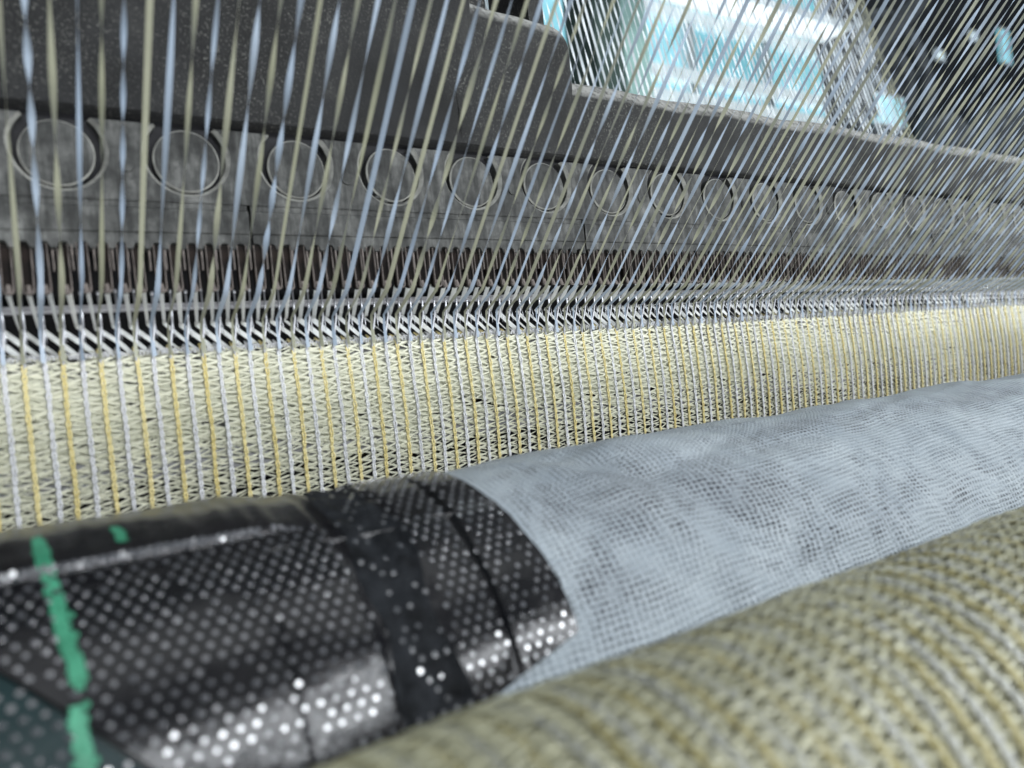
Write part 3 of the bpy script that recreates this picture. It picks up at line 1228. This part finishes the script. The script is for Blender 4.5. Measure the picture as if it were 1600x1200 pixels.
def cloth_off(x, ph):
    a = sst(.085, .13, x)
    w = 0
    w += 0.0016 * math.exp(-((x - 0.165 - (ph - 2.3) * 0.055) / 0.022) ** 2) * 1.0
    w += 0.0018 * noise.noise(Vector((x * 22, ph * 2.4, 8)))
    w += 0.0008 * noise.noise(Vector((x * 55 + ph * 4, ph * 7, 3)))
    fold = 0.0012 * math.exp(-(((x - 0.115) - (ph - 2.1) * 0.03) / 0.005) ** 2) - 0.0007 * math.exp(-(((x - 0.128) - (ph - 2.1) * 0.045) / 0.006) ** 2)
    return -0.0022 + 0.0025 * sst(.072, .0835, x) + (0.0012 * sst(.055, .07, x) * sst(R(153), R(160), ph)) * (1 - sst(.072, .0835, x)) + a * (0.0012 + w + fold)


NXc, NPc = 420, 150
CX0, CX1 = 0.030, 0.74
mb = MB()
slack = []
uvs = []


def cfn(u, v):
    x = CX0 + (CX1 - CX0) * u
    ph = R(55) + R(165) * v
    o_ = cloth_off(x, ph)
    pd = math.degrees(ph)

    def g(cx, cp, sx_, sp_):
        return math.exp(-((x - cx) / sx_) ** 2 - ((pd - cp) / sp_) ** 2)
    sl = 0.06 + 1.3 * g(.118, 126, .022, 10) + 1.2 * g(.150, 133, .018, 8) + .9 * g(.100, 148, .007, 7) + .6 * g(.21, 111, .04, 5) + .6 * g(.31, 113, .04, 5) + .35 * g(.20, 150, .04, 12)
    sl += 0.28 * noise.noise(Vector((x * 60, ph * 8, 1)))
    sl *= sst(.0835, .092, x)
    slack.append(min(1, max(0, sl)))
    uvs.append((x + 0.0022 * noise.noise(Vector((x * 16, ph * 2, 4))), ph * RR + 0.0022 * noise.noise(Vector((x * 14, ph * 3, 7)))))
    return cylp(x, ph, RR + o_)


mb.grid(cfn, NXc, NPc)
me = mb.mesh('net_cloth', [M['net']], True)
uvl = me.uv_layers.new(name='UVMap')
ca = me.color_attributes.new('slack', 'FLOAT_COLOR', 'POINT')
cv = []
for s in slack:
    cv += [s, s, s, 1]
ca.data.foreach_set('color', cv)
li = [0] * len(me.loops)
me.loops.foreach_get('vertex_index', li)
fl = []
for i in li:
    fl += [uvs[i][0], uvs[i][1]]
uvl.data.foreach_set('uv', fl)
cloth = inst('net_cloth', me)
tag(cloth, 'wrinkled pale blue-grey fine net cloth wound round the roller beyond the black sheet', 'cloth')

# ------------------------------------------------------------------ wound roll of finished net in the foreground
WY, WZ, WR = 0.080, -0.071, 0.0298


def Fr(x, s, off):
    ph = R(62) + s / WR
    r = WR + off - 0.0003 + 0.0003 * math.sin(x * 90 + ph * 3)
    return (x, WY + r * math.cos(ph), WZ + r * math.sin(ph))


roll = empty('net_roll', (0.12, WY, WZ))
tag(roll, 'wound roll of yellow and grey knitted net, blurred in the right foreground', 'fabric roll')
mb = MB()
nseg = 72
mb.prism([(WY + (WR - .0009) * math.cos(2 * PI * i / nseg), WZ + (WR - .0009) * math.sin(2 * PI * i / nseg)) for i in range(nseg)], -0.05, 0.42)
put(mb.build('roll_core', M['roll_core'], None, False), roll)
NR = 27
vr = [stitch_chain(Fr, NR, 300 + k, 1.35).mesh('chain_stitch', [M['yellow']], True) for k in range(5)]
M['yellow2'] = film('ochre_yarn', (0.27, 0.24, 0.095), (0.41, 0.365, 0.19), 0.15, 0.30)
M['grey2'] = film('grey_yarn', (0.30, 0.305, 0.265), (0.46, 0.465, 0.43), 0.15, 0.22)
M['cream2'] = film('olive_yarn', (0.21, 0.205, 0.125), (0.33, 0.325, 0.225), 0.15, 0.35)
for n in range(-8, 92):
    o = inst('chain_stitch', vr[rnd.randrange(5)], None, (0, 0, 0), M['yellow2'] if n % 2 else M['grey2'])
    o.location = Vector((n * P + rnd.uniform(-.0007, .0007), 0, 0)) - roll.location
    o.parent = roll
fr, bk = add_web(Fr, -9, 92, NR, 9, .75, 0.0006)
o = put(fr.build('zigzag_web', M['cream2'], None, True), roll)
o['kind'] = 'stuff'
o = put(bk.build('float_web', M['cream2'], None, True), roll)
o['kind'] = 'stuff'


# ------------------------------------------------------------------ the hall behind
def at(px, py, Y):
    """the point at depth Y on the line of sight through pixel (px, py) of the 1600x1200 picture"""
    v = cr * ((px - 800) / 1200) + cu * ((600 - py) / 1200) + cf
    return v * (Y / v.y)


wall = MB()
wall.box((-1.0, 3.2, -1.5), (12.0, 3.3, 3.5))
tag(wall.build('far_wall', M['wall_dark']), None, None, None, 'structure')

YW = 2.6


def quadbox(mb, px0, py0, px1, py1, Y, dep, m=0):
    a = at(px0, py1, Y)
    b = at(px1, py0, Y)
    z0 = at((px0 + px1) / 2, py1, Y).z
    z1 = at((px0 + px1) / 2, py0, Y).z
    mb.box((a.x, Y, z0), (b.x, Y + dep, z1), m)


win = empty('hall_window', at(1090, 100, YW))
tag(win, 'large bright cyan window of the hall seen above the beam', 'window')
mb = MB()
xa, xb = at(775, 80, YW).x, at(1300, 100, YW).x
za, zb = 0.9, 2.6
cols = 4
rows = [0.9, 1.30, 1.42, 1.72, 2.10, 2.6]
for ci in range(cols):
    for ri in range(5):
        x0 = xa + (xb - xa) * ci / cols
        x1 = xa + (xb - xa) * (ci + 1) / cols
        pm = MB()
        pm.box((x0 + .03, YW + .05, rows[ri] + .02), (x1 - .03, YW + .06, rows[ri + 1] - .02))
        teal = ri == 1 or (ci + ri) % 5 == 4
        put(pm.build('window_pane', M['glass_teal'] if teal else M['glass_cyan']), win)
for ci in range(cols + 1):
    x = xa + (xb - xa) * ci / cols
    fm = MB()
    fm.box((x - .03, YW, za), (x + .03, YW + .08, zb))
    put(fm.build('window_frame', M['frame_white']), win)
for z in rows:
    fm = MB()
    fm.box((xa, YW - .01, z - .03), (xb, YW + .07, z + .03))
    put(fm.build('window_frame', M['frame_lit']), win)

lamp = empty('tube_lamp', at(1190, 30, 1.6))
tag(lamp, 'long white fluorescent tube fixture glowing above the window', 'lamp')
a, b = at(1000, -30, 1.6), at(1335, 66, 1.6)
zc = at(1200, 28, 1.6).z
mb = MB()
mb.tube([(a.x, 1.6, zc), (b.x, 1.6, zc)], 0.030, 16)
put(mb.build('lamp_tube', M['tube_light'], None, True), lamp)
mb = MB()
mb.box((a.x - .05, 1.60, zc + .028), (b.x + .03, 1.68, zc + .075), 0, .01)
put(mb.build('lamp_housing', M['frame_white']), lamp)

col = MB()
p0, p1 = at(930, 60, 1.9), at(972, 60, 1.9)
col.box((p0.x, 1.9, -1.2), (p1.x, 2.05, 3.2), 0)
tag(col.build('hall_column', M['column']), 'dark green-grey column in front of the bright window', 'column')
col = MB()
p0, p1 = at(974, 60, 1.95), at(1012, 60, 1.95)
col.box((p0.x, 1.95, -1.2), (p1.x, 2.05, 3.2), 0)
tag(col.build('pale_panel', M['pale_green']), 'pale green upright panel just right of the dark column', 'panel')

# next machine at the right: cabinet, wheel, cover, and small gaps to daylight
mc = empty('neighbour_machine', at(1480, 150, 1.5))
tag(mc, 'dark neighbouring machine with a big grey wheel behind the right tapes', 'machine')
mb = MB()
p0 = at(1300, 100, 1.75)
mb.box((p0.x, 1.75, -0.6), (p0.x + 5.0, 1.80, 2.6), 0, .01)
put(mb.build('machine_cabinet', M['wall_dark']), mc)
mb = MB()
c = at(1395, 130, 1.5)
for rr, tr in ((0.235, 0.028), (0.10, 0.03)):
    pts = [(c.x + rr * math.cos(2 * PI * i / 48), 1.5, c.z + rr * math.sin(2 * PI * i / 48)) for i in range(49)]
    mb.tube(pts, tr, 10, 0, False)
for i in range(5):
    a_ = 2 * PI * i / 5 + .3
    mb.tube([(c.x, 1.5, c.z), (c.x + .23 * math.cos(a_), 1.5, c.z + .23 * math.sin(a_))], 0.022, 8)
put(mb.build('hand_wheel', M['dust_grey'], None, True), mc)
mb = MB()
for q, (px, py, rr) in enumerate(((1470, 215, .10), (1555, 205, .14), (1600, 225, .16))):
    c = at(px, py, 1.2)
    pts = [(c.x - .02, 1.2, c.z - rr), (c.x, 1.2, c.z - .25 * rr), (c.x, 1.22, c.z + .15 * rr), (c.x, 1.25, c.z + .45 * rr)]
    mb.tube(pts, [rr, rr * .98, rr * .8, rr * .25], 20)
put(mb.build('dusty_cover', M['dust_grey'], None, True), mc)
mb = MB()
a, b = at(1300, 60, 1.45), at(1345, 190, 1.45)
mb.tube([a, b], 0.06, 12)
a, b = at(1440, 0, 1.45), at(1330, 110, 1.45)
mb.tube([a, b], 0.035, 12)
put(mb.build('machine_arm', M['dust_grey'], None, True), mc)
for px, py, w, h, mt, nm in ((1390, 172, 44, 46, 'glass_cyan', 'low bright cyan window gap beside the grey wheel'),
                             (1470, 86, 12, 14, 'frame_lit', 'tiny white daylight gap left of the tall one'),
                             (1523, 56, 10, 14, 'frame_lit', 'tiny white daylight gap between its two neighbours'),
                             (1571, 72, 11, 52, 'glass_cyan', 'tall narrow daylight gap near the top right corner'),
                             (1502, 202, 16, 18, 'glass_cyan', 'small daylight gap just above the dusty covers')):
    t_ = empty('window_gap', at(px, py, 1.44))
    tag(t_, nm, 'window', 'daylight gaps among the dark machinery')
    mb = MB()
    quadbox(mb, px - w / 2, py - h / 2, px + w / 2, py + h / 2, 1.44, .01)
    put(mb.build('window_pane', M[mt]), t_)
    mb = MB()
    a = at(px - w / 2, py, 1.43)
    b = at(px + w / 2, py, 1.43)
    z0, z1 = at(px, py + h / 2, 1.43).z, at(px, py - h / 2, 1.43).z
    for zz in (z0, z1):
        mb.box((a.x - .004, 1.43, zz - .004), (b.x + .004, 1.438, zz + .004))
    for xx in (a.x, b.x):
        mb.box((xx - .004, 1.431, z0), (xx + .004, 1.437, z1))
    put(mb.build('window_frame', M['frame_white']), t_)
